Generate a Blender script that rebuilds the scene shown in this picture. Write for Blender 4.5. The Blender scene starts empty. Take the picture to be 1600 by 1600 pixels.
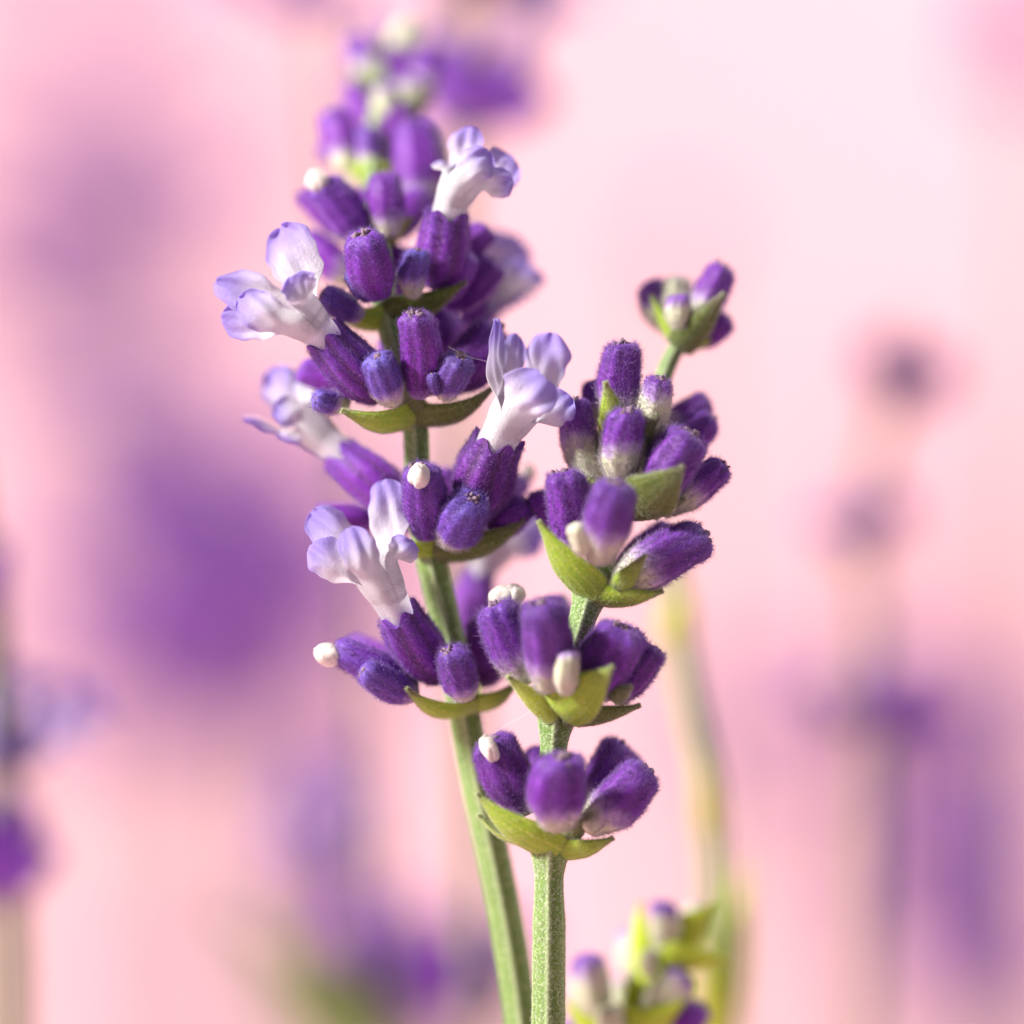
import bpy, math
import numpy as np
from mathutils import Vector

# ------------------------------------------------------------------ camera, light, exposure
sc = bpy.context.scene
D0, FW, ZC = 410.0, 75.0, 175.0          # mm: focus distance, frame width at focus, height of the lens axis
MM = 0.001
cam = bpy.data.cameras.new('camera')
camo = bpy.data.objects.new('camera', cam)
sc.collection.objects.link(camo)
camo.location = (0, -D0 * MM, ZC * MM)
camo.rotation_euler = (math.radians(90), 0, 0)
cam.lens = 100.0
cam.sensor_fit = 'HORIZONTAL'
cam.sensor_width = 100.0 * FW / D0
cam.clip_start, cam.clip_end = 0.02, 20.0
cam.dof.use_dof = True
cam.dof.focus_distance = D0 * MM
cam.dof.aperture_fstop = 3.1
sc.camera = camo

w = bpy.data.worlds.new('World'); sc.world = w; w.use_nodes = True
bg = w.node_tree.nodes['Background']
bg.inputs['Color'].default_value = (1.0, 0.93, 0.95, 1)
bg.inputs['Strength'].default_value = 0.17

def area(name, loc, target, size, power, color):
    l = bpy.data.lights.new(name, 'AREA'); l.shape = 'DISK'; l.size = size; l.energy = power; l.color = color
    o = bpy.data.objects.new(name, l); sc.collection.objects.link(o)
    o.location = loc
    o.rotation_euler = (Vector(target) - Vector(loc)).to_track_quat('-Z', 'Y').to_euler()
    return o
area('key_lamp', (-0.60, -0.24, 0.56), (0, 0, 0.175), 0.13, 17.0, (1.0, 0.965, 0.91))
area('fill_lamp', (0.70, -0.70, 0.30), (0, 0, 0.175), 0.40, 0.9, (1.0, 0.92, 0.95))
area('backdrop_lamp', (0.46, 0.22, 0.66), (0.22, 0.70, 0.30), 0.24, 5.8, (1.0, 0.97, 0.95))

sc.view_settings.view_transform = 'Standard'
sc.view_settings.look = 'None'
sc.view_settings.gamma = 1.0
sc.view_settings.exposure = 0.0
sc.view_settings.use_curve_mapping = False
sc.cycles.use_denoising = True
sc.cycles.max_bounces = 8
sc.cycles.transparent_max_bounces = 6
sc.cycles.sample_clamp_indirect = 4.0

RNG = np.random.default_rng(11)

# ------------------------------------------------------------------ node helpers and materials
def nd(nt, kind, **kw):
    n = nt.nodes.new(kind)
    for k, v in kw.items():
        if hasattr(n, k): setattr(n, k, v)
    return n
def new_mat(name):
    m = bpy.data.materials.new(name); m.use_nodes = True
    nt = m.node_tree; nt.nodes.clear()
    return m, nt
def attr(nt, name):
    return nd(nt, 'ShaderNodeAttribute', attribute_name=name).outputs['Fac']
def math_(nt, op, a, b=None, clamp=False):
    n = nd(nt, 'ShaderNodeMath', operation=op); n.use_clamp = clamp
    for i, v in enumerate((a, b)):
        if v is None: continue
        if isinstance(v, (int, float)): n.inputs[i].default_value = v
        else: nt.links.new(v, n.inputs[i])
    return n.outputs[0]
def mix(nt, f, a, b, blend='MIX'):
    n = nd(nt, 'ShaderNodeMix', data_type='RGBA', blend_type=blend)
    for s, v in ((n.inputs[0], f), (n.inputs[6], a), (n.inputs[7], b)):
        if isinstance(v, (int, float)): s.default_value = v
        elif isinstance(v, tuple): s.default_value = (*v, 1)
        else: nt.links.new(v, s)
    return n.outputs[2]
def sstep(nt, v, lo, hi):
    n = nd(nt, 'ShaderNodeMapRange', interpolation_type='SMOOTHSTEP')
    for k, x in (('Value', v), ('From Min', lo), ('From Max', hi)):
        if isinstance(x, (int, float)): n.inputs[k].default_value = x
        else: nt.links.new(x, n.inputs[k])
    return n.outputs[0]
def noise(nt, scale, detail=3.0, rough=0.55, vec=None):
    n = nd(nt, 'ShaderNodeTexNoise'); n.inputs['Scale'].default_value = scale
    n.inputs['Detail'].default_value = detail; n.inputs['Roughness'].default_value = rough
    if vec is None: vec = nd(nt, 'ShaderNodeTexCoord').outputs['Object']
    nt.links.new(vec, n.inputs['Vector'])
    return n.outputs['Fac']
def bump(nt, h, strength, dist):
    n = nd(nt, 'ShaderNodeBump'); n.inputs['Strength'].default_value = strength; n.inputs['Distance'].default_value = dist
    nt.links.new(h, n.inputs['Height'])
    return n.outputs['Normal']
def surface(nt, col, rough=0.6, spec=0.3, trans=0.0, sss=0.0, sss_r=(0.0005,)*3, sheen=0.0, sheen_col=(1, 1, 1), normal=None):
    p = nd(nt, 'ShaderNodeBsdfPrincipled')
    out = nd(nt, 'ShaderNodeOutputMaterial')
    if isinstance(col, tuple): p.inputs['Base Color'].default_value = (*col, 1)
    else: nt.links.new(col, p.inputs['Base Color'])
    if isinstance(rough, (int, float)): p.inputs['Roughness'].default_value = rough
    else: nt.links.new(rough, p.inputs['Roughness'])
    p.inputs['Specular IOR Level'].default_value = spec
    if sss:
        p.inputs['Subsurface Weight'].default_value = sss
        p.inputs['Subsurface Radius'].default_value = sss_r
        p.inputs['Subsurface Scale'].default_value = 1.0
    if sheen:
        p.inputs['Sheen Weight'].default_value = sheen
        p.inputs['Sheen Roughness'].default_value = 0.45
        if isinstance(sheen_col, tuple): p.inputs['Sheen Tint'].default_value = (*sheen_col, 1)
        else: nt.links.new(sheen_col, p.inputs['Sheen Tint'])
    if normal is not None: nt.links.new(normal, p.inputs['Normal'])
    sh = p.outputs[0]
    if trans:
        t = nd(nt, 'ShaderNodeBsdfTranslucent')
        if isinstance(col, tuple): t.inputs[0].default_value = (*col, 1)
        else: nt.links.new(col, t.inputs[0])
        m = nd(nt, 'ShaderNodeMixShader'); m.inputs[0].default_value = trans
        nt.links.new(sh, m.inputs[1]); nt.links.new(t.outputs[0], m.inputs[2])
        sh = m.outputs[0]
    nt.links.new(sh, out.inputs['Surface'])

def calyx_colour(nt):
    al, pale, blue, groove = attr(nt, 'along'), attr(nt, 'pale'), attr(nt, 'blue'), attr(nt, 'groove')
    n1 = noise(nt, 1100, 4.0)
    n2 = noise(nt, 5200, 3.0, 0.7)
    f = math_(nt, 'ADD', al, math_(nt, 'MULTIPLY', math_(nt, 'SUBTRACT', n1, 0.5), 0.30))
    pm = sstep(nt, f, math_(nt, 'SUBTRACT', pale, 0.20), math_(nt, 'ADD', pale, 0.24))
    violet = mix(nt, n2, (0.050, 0.002, 0.105), (0.32, 0.030, 0.62))
    bl = mix(nt, n2, (0.05, 0.03, 0.24), (0.17, 0.13, 0.55))
    tipblue = math_(nt, 'MULTIPLY', sstep(nt, al, 0.62, 1.0), 0.28)
    bf = math_(nt, 'ADD', math_(nt, 'MULTIPLY', blue, 0.75), tipblue, True)
    purple = mix(nt, bf, violet, bl)
    purple = mix(nt, math_(nt, 'MULTIPLY', groove, 0.55), purple, (0.09, 0.035, 0.045))
    purple = mix(nt, math_(nt, 'MULTIPLY', attr(nt, 'tone'), 0.38), purple, (0.070, 0.006, 0.085))
    palec = mix(nt, n1, (0.42, 0.46, 0.20), (0.66, 0.62, 0.55))
    low = mix(nt, sstep(nt, pm, 0.0, 0.55), palec, (0.40, 0.27, 0.52))
    return mix(nt, sstep(nt, pm, 0.35, 1.0), low, purple), n2

def mat_calyx():
    m, nt = new_mat('violet_calyx')
    c, n2 = calyx_colour(nt)
    glint = noise(nt, 7800, 1.0, 0.5)
    c = mix(nt, math_(nt, 'MULTIPLY', sstep(nt, glint, 0.70, 0.78), 0.6), c, (0.72, 0.60, 0.62))  # glints of the oil glands, painted into the colour as pale specks
    surface(nt, c, rough=0.55, spec=0.35, sss=0.08, sss_r=(0.0003, 0.0001, 0.0005), sheen=0.2,
            sheen_col=(0.75, 0.55, 1.0), normal=bump(nt, n2, 0.6, 0.00008))
    return m
def mat_hair():
    m, nt = new_mat('calyx_hair')
    c, n2 = calyx_colour(nt)
    c = mix(nt, 0.44, c, (0.74, 0.50, 0.98))
    c = mix(nt, math_(nt, 'MULTIPLY', sstep(nt, math_(nt, 'SUBTRACT', attr(nt, 'pale'), attr(nt, 'along')), -0.15, 0.1), 0.6), c, (0.82, 0.80, 0.76))
    surface(nt, c, rough=0.4, spec=0.5, trans=0.55)
    return m
def mat_petal(name, white, lilac, deep):
    m, nt = new_mat(name)
    al, ed = attr(nt, 'along'), attr(nt, 'edge')
    n1 = noise(nt, 420, 3.0); n2 = noise(nt, 6000, 3.0, 0.75)
    f = math_(nt, 'ADD', al, math_(nt, 'MULTIPLY', math_(nt, 'SUBTRACT', n1, 0.5), 0.6))
    c = mix(nt, sstep(nt, f, 0.35, 1.0), white, lilac)
    c = mix(nt, math_(nt, 'MULTIPLY', sstep(nt, n2, 0.62, 0.8), 0.14), c, deep)
    e = math_(nt, 'MULTIPLY', sstep(nt, ed, 0.55, 1.0), sstep(nt, f, 0.45, 0.9))
    c = mix(nt, math_(nt, 'MULTIPLY', e, 0.75), c, deep)
    vein = nd(nt, 'ShaderNodeTexWave', wave_type='BANDS', bands_direction='X')
    cmb = nd(nt, 'ShaderNodeCombineXYZ')
    nt.links.new(attr(nt, 'across'), cmb.inputs[0]); nt.links.new(math_(nt, 'MULTIPLY', al, 0.25), cmb.inputs[1])
    nt.links.new(cmb.outputs[0], vein.inputs['Vector'])
    vein.inputs['Scale'].default_value = 1.6; vein.inputs['Distortion'].default_value = 1.2
    vf = math_(nt, 'MULTIPLY', sstep(nt, vein.outputs['Fac'], 0.72, 1.0), 0.16)
    c = mix(nt, vf, c, (0.50, 0.36, 0.55))
    surface(nt, c, rough=0.5, spec=0.35, trans=0.48, sss=0.15, sss_r=(0.0008, 0.0006, 0.0009), sheen=0.1,
            normal=bump(nt, n2, 1.0, 0.00014))
    return m
def mat_leaf(name, c0, c1, dryc):
    m, nt = new_mat(name)
    al, ac, dry, hair = attr(nt, 'along'), attr(nt, 'across'), attr(nt, 'dry'), attr(nt, 'hair')
    n1 = noise(nt, 900, 4.0); n2 = noise(nt, 4200, 2.0, 0.6)
    c = mix(nt, n1, c0, c1)
    wv = math_(nt, 'SINE', math_(nt, 'MULTIPLY', ac, 16.0))
    c = mix(nt, math_(nt, 'MULTIPLY', sstep(nt, wv, 0.55, 1.0), 0.40), c, tuple(min(0.7, x * 1.35 + 0.04) for x in c1))
    c = mix(nt, math_(nt, 'MULTIPLY', sstep(nt, n2, 0.56, 0.68), 0.60), c, tuple(min(0.75, x * 1.3 + 0.13) for x in c1))
    f = math_(nt, 'ADD', dry, math_(nt, 'MULTIPLY', math_(nt, 'SUBTRACT', n1, 0.5), 0.5))
    c = mix(nt, sstep(nt, f, 0.45, 0.8), c, dryc)
    c = mix(nt, math_(nt, 'MULTIPLY', hair, 0.62), c, (0.80, 0.80, 0.62))
    surface(nt, c, rough=0.5, spec=0.35, trans=0.28, sheen=0.15, normal=bump(nt, n2, 0.7, 0.00008))
    return m
def mat_stem():
    m, nt = new_mat('green_stem')
    hair = attr(nt, 'hair'); rib = attr(nt, 'groove')
    n1 = noise(nt, 500, 3.0); n2 = noise(nt, 5200, 2.0, 0.6)
    c = mix(nt, n1, (0.080, 0.165, 0.022), (0.19, 0.32, 0.055))
    c = mix(nt, math_(nt, 'MULTIPLY', sstep(nt, n2, 0.52, 0.66), 0.55), c, (0.60, 0.66, 0.44))
    c = mix(nt, math_(nt, 'MULTIPLY', rib, 0.35), c, (0.62, 0.66, 0.45))
    c = mix(nt, math_(nt, 'MULTIPLY', hair, 0.7), c, (0.78, 0.80, 0.66))
    surface(nt, c, rough=0.55, spec=0.3, sss=0.1, sss_r=(0.0004, 0.0006, 0.0002), sheen=0.2, normal=bump(nt, n2, 0.8, 0.0001))
    return m
def mat_plain(name, a, b, scale, rough=0.6, sss=0.0, b_str=0.5, b_d=0.00008, trans=0.0):
    m, nt = new_mat(name)
    n = noise(nt, scale, 4.0, 0.65)
    surface(nt, mix(nt, n, a, b), rough=rough, spec=0.3, sss=sss, sss_r=(0.0008, 0.0007, 0.0006), trans=trans, normal=bump(nt, n, b_str, b_d))
    return m

M_CAL, M_HAIR = mat_calyx(), mat_hair()
M_PETAL = mat_petal('lilac_petal', (0.84, 0.81, 0.85), (0.67, 0.59, 0.92), (0.42, 0.29, 0.84))
M_FARPETAL = mat_petal('blue_lilac_petal', (0.58, 0.50, 0.82), (0.46, 0.38, 0.84), (0.36, 0.26, 0.76))
M_BRACT = mat_leaf('green_bract', (0.25, 0.42, 0.02), (0.46, 0.62, 0.05), (0.24, 0.11, 0.06))
M_OLIVE = mat_leaf('olive_bract', (0.065, 0.105, 0.012), (0.17, 0.21, 0.03), (0.13, 0.07, 0.05))
M_LIME = mat_leaf('lime_bract', (0.42, 0.56, 0.02), (0.62, 0.74, 0.06), (0.35, 0.40, 0.10))
M_STEM = mat_stem()
M_BUD = mat_plain('white_bud', (0.55, 0.48, 0.44), (0.74, 0.68, 0.64), 1500, 0.5, 0.25, 0.9, 0.00015)
M_CROWN = mat_plain('dry_crown', (0.07, 0.03, 0.05), (0.36, 0.25, 0.34), 3500, 0.7, 0.0, 0.9, 0.0001)
M_FAR = mat_plain('grey_green_stem', (0.11, 0.14, 0.06), (0.18, 0.21, 0.10), 300)
M_SILK = mat_plain('silk', (0.75, 0.65, 0.72), (0.85, 0.80, 0.85), 500, 0.3)

# ------------------------------------------------------------------ geometry helpers (millimetres)
def P(px, py, d):
    s = (D0 + d) / D0 * FW / 1600.0
    return np.array([(px - 800) * s, d, (800 - py) * s + ZC])
def SC(d): return (D0 + d) / D0 * FW / 1600.0
def nrm(v):
    v = np.asarray(v, float)
    return v / (np.linalg.norm(v, axis=-1, keepdims=True) + 1e-12)

class Geo:
    def __init__(s): s.V, s.Q, s.T, s.A, s.n, s.qm, s.tm = [], [], [], [], 0, [], []
    def add(s, V, Q=None, T=None, mat=0, **attrs):
        V = np.asarray(V, float).reshape(-1, 3)
        if Q is not None and len(Q): s.Q.append(np.asarray(Q) + s.n); s.qm.append(np.full(len(Q), mat))
        if T is not None and len(T): s.T.append(np.asarray(T) + s.n); s.tm.append(np.full(len(T), mat))
        s.V.append(V); s.A.append({k: np.broadcast_to(np.asarray(v, float).ravel(), (len(V),)) for k, v in attrs.items()})
        s.n += len(V)
    def build(s, name, mats, parent=None, origin=(0, 0, 0), smooth=True):
        V = (np.concatenate(s.V) - np.asarray(origin)) * MM
        Q = np.concatenate(s.Q) if s.Q else np.zeros((0, 4), int)
        T = np.concatenate(s.T) if s.T else np.zeros((0, 3), int)
        me = bpy.data.meshes.new(name)
        me.vertices.add(len(V)); me.vertices.foreach_set('co', V.ravel().astype(np.float32))
        nl = len(Q) * 4 + len(T) * 3
        me.loops.add(nl)
        me.loops.foreach_set('vertex_index', np.concatenate([Q.ravel(), T.ravel()]).astype(np.int32))
        me.polygons.add(len(Q) + len(T))
        st = np.concatenate([np.arange(len(Q)) * 4, len(Q) * 4 + np.arange(len(T)) * 3])
        me.polygons.foreach_set('loop_start', st.astype(np.int32))
        mi = np.concatenate(s.qm + s.tm) if (s.qm or s.tm) else np.zeros(0)
        me.polygons.foreach_set('material_index', mi.astype(np.int32))
        me.polygons.foreach_set('use_smooth', np.full(len(Q) + len(T), smooth))
        me.update(calc_edges=True)
        keys = set(k for a in s.A for k in a)
        for k in keys:
            v = np.concatenate([a[k] if k in a else np.zeros(len(x)) for a, x in zip(s.A, s.V)])
            at = me.attributes.new(k, 'FLOAT', 'POINT'); at.data.foreach_set('value', v.astype(np.float32))
        for m in mats: me.materials.append(m)
        me.validate()
        o = bpy.data.objects.new(name, me); sc.collection.objects.link(o)
        o.location = np.asarray(origin) * MM
        if parent is not None:
            o.parent = parent
            po = parent.get('_o', (0, 0, 0))
            o.location = (np.asarray(origin) - np.asarray(po)) * MM
        o['_o'] = tuple(float(x) for x in origin)
        return o

def grid_quads(nu, nv, wrap=False):
    i, j = np.meshgrid(np.arange(nv - 1), np.arange(nu if wrap else nu - 1), indexing='ij')
    j2 = (j + 1) % nu
    return np.stack([i * nu + j, i * nu + j2, (i + 1) * nu + j2, (i + 1) * nu + j], -1).reshape(-1, 4)

def hairs(g, root, direc, bend, length, rad, mat, rng, **attrs):
    """curved tapered three-sided hairs"""
    N = len(root)
    if N == 0: return
    d = nrm(direc)
    a = nrm(np.cross(d, rng.normal(size=(N, 3)))); b = np.cross(d, a)
    L = np.asarray(length).reshape(-1, 1); R = np.asarray(rad).reshape(-1, 1)
    root = root - d * 0.02
    mid = root + d * L * 0.55
    tip = mid + nrm(d + bend) * L * 0.5
    Vs = []
    for c, r in ((root, 1.0), (mid, 0.75)):
        for k in range(3):
            an = k * 2.0944
            Vs.append(c + (a * math.cos(an) + b * math.sin(an)) * R * r)
    Vs.append(tip)
    V = np.stack(Vs, 1).reshape(-1, 3)
    o = (np.arange(N) * 7)[:, None]
    Q = np.concatenate([o + np.array([[k, (k + 1) % 3, 3 + (k + 1) % 3, 3 + k]]) for k in range(3)])
    T = np.concatenate([o + np.array([[3 + k, 3 + (k + 1) % 3, 6]]) for k in range(3)])
    g.add(V, Q, T, mat, **{k: np.repeat(np.broadcast_to(v, (N,)), 7) for k, v in attrs.items()})

def smooth01(x): x = np.clip(x, 0, 1); return x * x * (3 - 2 * x)

def frame(ax):
    ax = nrm(ax)
    ref = np.array([0, -1.0, 0]) if abs(ax[1]) < 0.9 else np.array([1.0, 0, 0])
    e1 = nrm(ref - ax * np.dot(ref, ax)); e2 = np.cross(ax, e1)
    return ax, e1, e2

class CalyxShape:
    def __init__(s, base, tip, width, bow=0.0, opened=False, rng=None):
        s.base, s.ax_v = base, tip - base
        s.L = np.linalg.norm(s.ax_v)
        s.ax, s.e1, s.e2 = frame(s.ax_v)
        s.R = width / 2; s.opened = opened
        s.bow = nrm(s.e1 * rng.normal() + s.e2 * rng.normal()) * bow * s.L
        s.nr = int(rng.integers(7, 10)); s.ph = rng.uniform(0, 6.28)
        s.k = rng.normal(size=6) * 0.028; s.kp = rng.uniform(0, 6.28, 6)
        s.fl = 1 - rng.uniform(0.0, 0.10)
        s.belly = rng.uniform(0.34, 0.52)
    def rad(s, t, th):
        r = 0.56 + 0.44 * smooth01(t / s.belly)
        r = r * np.where(t < 0.10, np.sqrt(np.clip(1 - ((0.10 - t) / 0.115) ** 2, 0.03, 1)), 1)
        if s.opened:
            r = r * (1 - 0.17 * smooth01((t - 0.55) / 0.45))
        else:
            r = r * (1 - 0.13 * smooth01((t - 0.55) / 0.35))
            r = r * np.sqrt(np.clip(1 - (np.clip(t - 0.85, 0, 1) / 0.168) ** 2, 0.14, 1))
            r = r * (1 + 0.10 * np.cos(5 * th + s.kp[2]) * smooth01((t - 0.72) / 0.25))
        ribs = np.cos(th * s.nr + s.ph)
        amp = (0.060 if s.opened else 0.042) * smooth01(t / 0.2)
        r = r * (1 + amp * ribs)
        for i in range(3):
            r = r * (1 + s.k[i] * np.cos((i + 1) * th + s.kp[i]) + s.k[i + 3] * np.cos(th + (3 + 2 * i) * t + s.kp[i + 3]))
        return r * s.R
    def pos(s, t, th):
        t, th = np.broadcast_arrays(np.asarray(t, float), np.asarray(th, float))
        r = s.rad(t, th)
        p = s.base + t[..., None] * s.ax_v + (4 * t * (1 - t))[..., None] * s.bow
        return p + (r * np.cos(th))[..., None] * s.e1 * s.fl + (r * np.sin(th))[..., None] * s.e2
    def normal(s, t, th):
        e = 1e-3
        a = s.pos(t + e, th) - s.pos(t - e, th); b = s.pos(t, th + e) - s.pos(t, th - e)
        n = nrm(np.cross(b, a))
        c = s.base + np.asarray(t)[..., None] * s.ax_v
        flip = np.sign(np.sum(n * (s.pos(t, th) - c), -1, keepdims=True)); flip[flip == 0] = 1
        return n * flip

def ellipsoid(g, c, ax, e1, e2, ra, rb, mat, rng, nu=14, nv=10, lump=0.06, fold=False, **attrs):
    ph = np.linspace(0.02, math.pi - 0.02, nv)[:, None]; th = np.linspace(0, 2 * math.pi, nu, endpoint=False)[None, :]
    k = rng.uniform(0, 6.28, 6)
    r = 1 + lump * (np.sin(2 * th + 3 * ph + k[0]) + np.sin(3 * th - 2 * ph + k[1]) + 0.6 * np.sin(5 * th + 4 * ph + k[2]))
    if fold: r = r * (1 - 0.16 * (1 - np.abs(np.cos(1.5 * th + 0.6 * np.cos(ph * 2) + k[3]))) ** 3)
    p = c + (ra * r * np.cos(ph))[..., None] * ax + (rb * r * np.sin(ph) * np.cos(th))[..., None] * e1 + (rb * r * np.sin(ph) * np.sin(th))[..., None] * e2
    g.add(p, grid_quads(nu, nv, True), None, mat, **attrs)

SHAPES = {}
NH = {'hi': 4600, 'mid': 1500, 'lo': 420, 'none': 0}
def make_calyx(parent, b, t, wpx, db, dt, kind='bud', pale=0.1, blue=0.0, q='hi', bow=0.05, label=None, hl=1.0):
    rng = np.random.default_rng(int(RNG.integers(1 << 30)))
    base, tip = P(b[0], b[1], db), P(t[0], t[1], dt)
    W = wpx * SC((db + dt) / 2) * 0.95
    opened = kind == 'open'
    s = CalyxShape(base, tip, W, bow, opened, rng)
    nu, nv = (56, 40) if q == 'hi' else (36, 26)
    tt = (1 - np.cos(np.linspace(0, math.pi, nv))) / 2; th = np.linspace(0, 2 * math.pi, nu, endpoint=False)
    tg, hg = np.meshgrid(tt, th, indexing='ij')
    V = s.pos(tg, hg)
    if opened:   # five short blunt teeth round the mouth
        V = V + (np.clip(tg - 0.86, 0, 1) / 0.14 * (0.07 * s.L) * np.cos(5 * hg + s.kp[0]))[..., None] * s.ax
    gv = np.clip(-np.cos(hg * s.nr + s.ph), 0, 1) * (1.0 if opened else 0.35)
    g = Geo(); tone = rng.random() ** 1.6
    nz = s.L and (0.5 + 0.5 * np.sin(hg * 2 + tg * 5 + s.kp[1])) * 0.08
    g.add(V, grid_quads(nu, nv, True), None, 0, along=tg + nz, pale=pale, blue=blue, groove=gv, tone=tone)
    # closing discs
    for row, tv in ((0, 0.0), (nv - 1, 1.0)):
        ring = V[row]; c = ring.mean(0) - (s.ax * 0.10 * s.R * (1 if tv else -1)) * (2.0 if opened and tv else 1)
        T = [[k, (k + 1) % nu, nu] for k in range(nu)]
        g.add(np.vstack([ring, c]), None, T, 0, along=tv, pale=pale, blue=blue, groove=0.3, tone=tone)
    # woolly hairs
    N = int(NH[q] * min(1.3, max(0.25, s.L * W / 22)))
    t_ = rng.uniform(0.02, 0.99, N); h_ = rng.uniform(0, 6.283, N)
    if N:
        n = s.normal(t_, h_); p = s.pos(t_, h_)
        d = n * 0.75 + s.ax * 0.55 + rng.normal(size=(N, 3)) * 0.42
        L = rng.uniform(0.18, 0.50, N) * hl * np.where(rng.random(N) < 0.10, 1.5, 1.0)
        hairs(g, p, d, s.ax * 0.6 + rng.normal(size=(N, 3)) * 0.5, L, np.full(N, 0.0125 if q == 'hi' else 0.019), 1, rng,
              along=t_, pale=pale, blue=blue, groove=0.0, tone=tone * 0.8)
    o = g.build('calyx', [M_CAL, M_HAIR], parent, base)
    if label: o['label'] = label
    SHAPES[o.name] = s
    if kind in ('bud', 'white') and q != 'none':
        g2 = Geo(); top = s.pos(1.0, 0.0) * 0 + s.base + s.ax_v
        m = 11 if q == 'hi' else 6
        for k in range(m):
            an = k * 2.4; rr = s.R * (0.10 + 0.24 * (k % 3) / 2) * rng.uniform(0.8, 1.2)
            c = top + (s.e1 * math.cos(an) + s.e2 * math.sin(an)) * rr + s.ax * rng.uniform(-0.30, -0.04) * s.R
            ax = nrm(s.ax + rng.normal(size=3) * 0.5); _, a1, a2 = frame(ax)
            ellipsoid(g2, c, ax, a1, a2, s.R * rng.uniform(0.16, 0.32), s.R * rng.uniform(0.10, 0.19), 0, rng, 9, 7, 0.15)
        g2.build('crown', [M_CROWN], o, top)
    if kind == 'white':
        pass
    return o, s

def white_bud(parent, px, py, d, rx, ry, lobes=1, ax=(0, 0, 1)):
    rng = np.random.default_rng(int(RNG.integers(1 << 30)))
    g = Geo(); c = P(px, py, d); a, e1, e2 = frame(np.asarray(ax, float)); k = SC(d); c = c - a * ry * k * 0.18
    ellipsoid(g, c, a, e1, e2, ry * k * 0.92, rx * k * 0.9, 0, rng, 40, 28, 0.05, True)
    if lobes > 1:
        ellipsoid(g, c + e2 * rx * k * 0.5 + a * ry * k * 0.55 - e1 * 0.0, a, e1, e2, ry * k * 0.72, rx * k * 0.78, 0, rng, 40, 26, 0.045, True)
        ellipsoid(g, c - a * ry * k * 0.35 + e2 * rx * k * 0.75, a, e1, e2, ry * k * 0.9, rx * k * 0.6, 0, rng, 40, 26, 0.045, True)
    return g.build('white_bud', [M_BUD], parent, c)

def sheet(g, base, tip, W, N, prof, cup0, cup1, bend, curl, ruffle, rng, nu=15, nv=18, twist=0.0, vmap=None, lin=False, ref=None):
    """a blade from base to tip: returns its surface function samples; N is the side that faces out"""
    D = nrm(tip - base); L = np.linalg.norm(tip - base)
    N = nrm(N - D * np.dot(N, D)); S = np.cross(D, N)
    if ref is not None and S @ ref < 0: S = -S
    vv = (1 - np.cos(np.linspace(0, math.pi, nv))) / 2; vv[-1] = 1.0
    if lin: vv = 1 - (1 - np.linspace(0, 1, nv)) ** 1.5
    uu = np.linspace(-1, 1, nu)
    v, u = np.meshgrid(vv, uu, indexing='ij')
    v0 = v
    if vmap is not None: v = vmap(v)
    wv = prof(v) * W / 2
    tw = twist * v
    Sx = S * np.cos(tw)[..., None] + N * np.sin(tw)[..., None]
    Nx = N * np.cos(tw)[..., None] - S * np.sin(tw)[..., None]
    cup = cup0 * (1 - v) + cup1 * v
    ph = rng.uniform(0, 6.28, 4)
    ruf = ruffle * W * (np.sin(u * 3.1 + v * 4 + ph[0]) + 0.6 * np.sin(v * 9 + ph[1] + u * 2)) * np.abs(u) * smooth01(v / 0.35)
    edge_j = 1 + ruffle * (0.9 * np.sin(v * 11 + ph[2]) + 0.7 * np.sin(v * 23 + ph[3] + np.sign(u))) * np.abs(u)
    p = base + (v * L)[..., None] * D + (u * wv * edge_j)[..., None] * Sx
    p = p + (-(cup * u * u * wv) + bend * L * np.sin(np.pi * v) * 1.0 - curl * L * v ** 3 + ruf)[..., None] * Nx
    return p, u, v0, N, S, D

def petal_prof(v):
    f = 0.66 + 0.34 * smooth01(v / 0.6)
    return f * np.clip(1 - (np.clip(v - 0.60, 0, 1) / 0.402) ** 2.4, 0.001, 1) ** 0.5
def bract_prof(v):
    x = np.clip(v - 0.22, 0, 1) / 0.78
    return (0.80 + 0.20 * smooth01(v / 0.22)) * (np.clip(1 - x, 0, 1) ** 1.2 * (1 + 0.8 * x) + 0.006)

def thicken(o, th, sub=1):
    m = o.modifiers.new('thickness', 'SOLIDIFY'); m.thickness = th * MM; m.offset = 0
    if sub:
        s = o.modifiers.new('smooth', 'SUBSURF'); s.levels = sub; s.render_levels = sub

def lobe(px, py, d, wpx, N=(0, -1, 0.2), cup=0.2, bend=0.05, curl=0.1, ruffle=0.04, twist=0.0):
    return dict(tip=(px, py, d), w=wpx, N=np.asarray(N, float), cup=cup, bend=bend, curl=curl, ruffle=ruffle, twist=twist)

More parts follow.
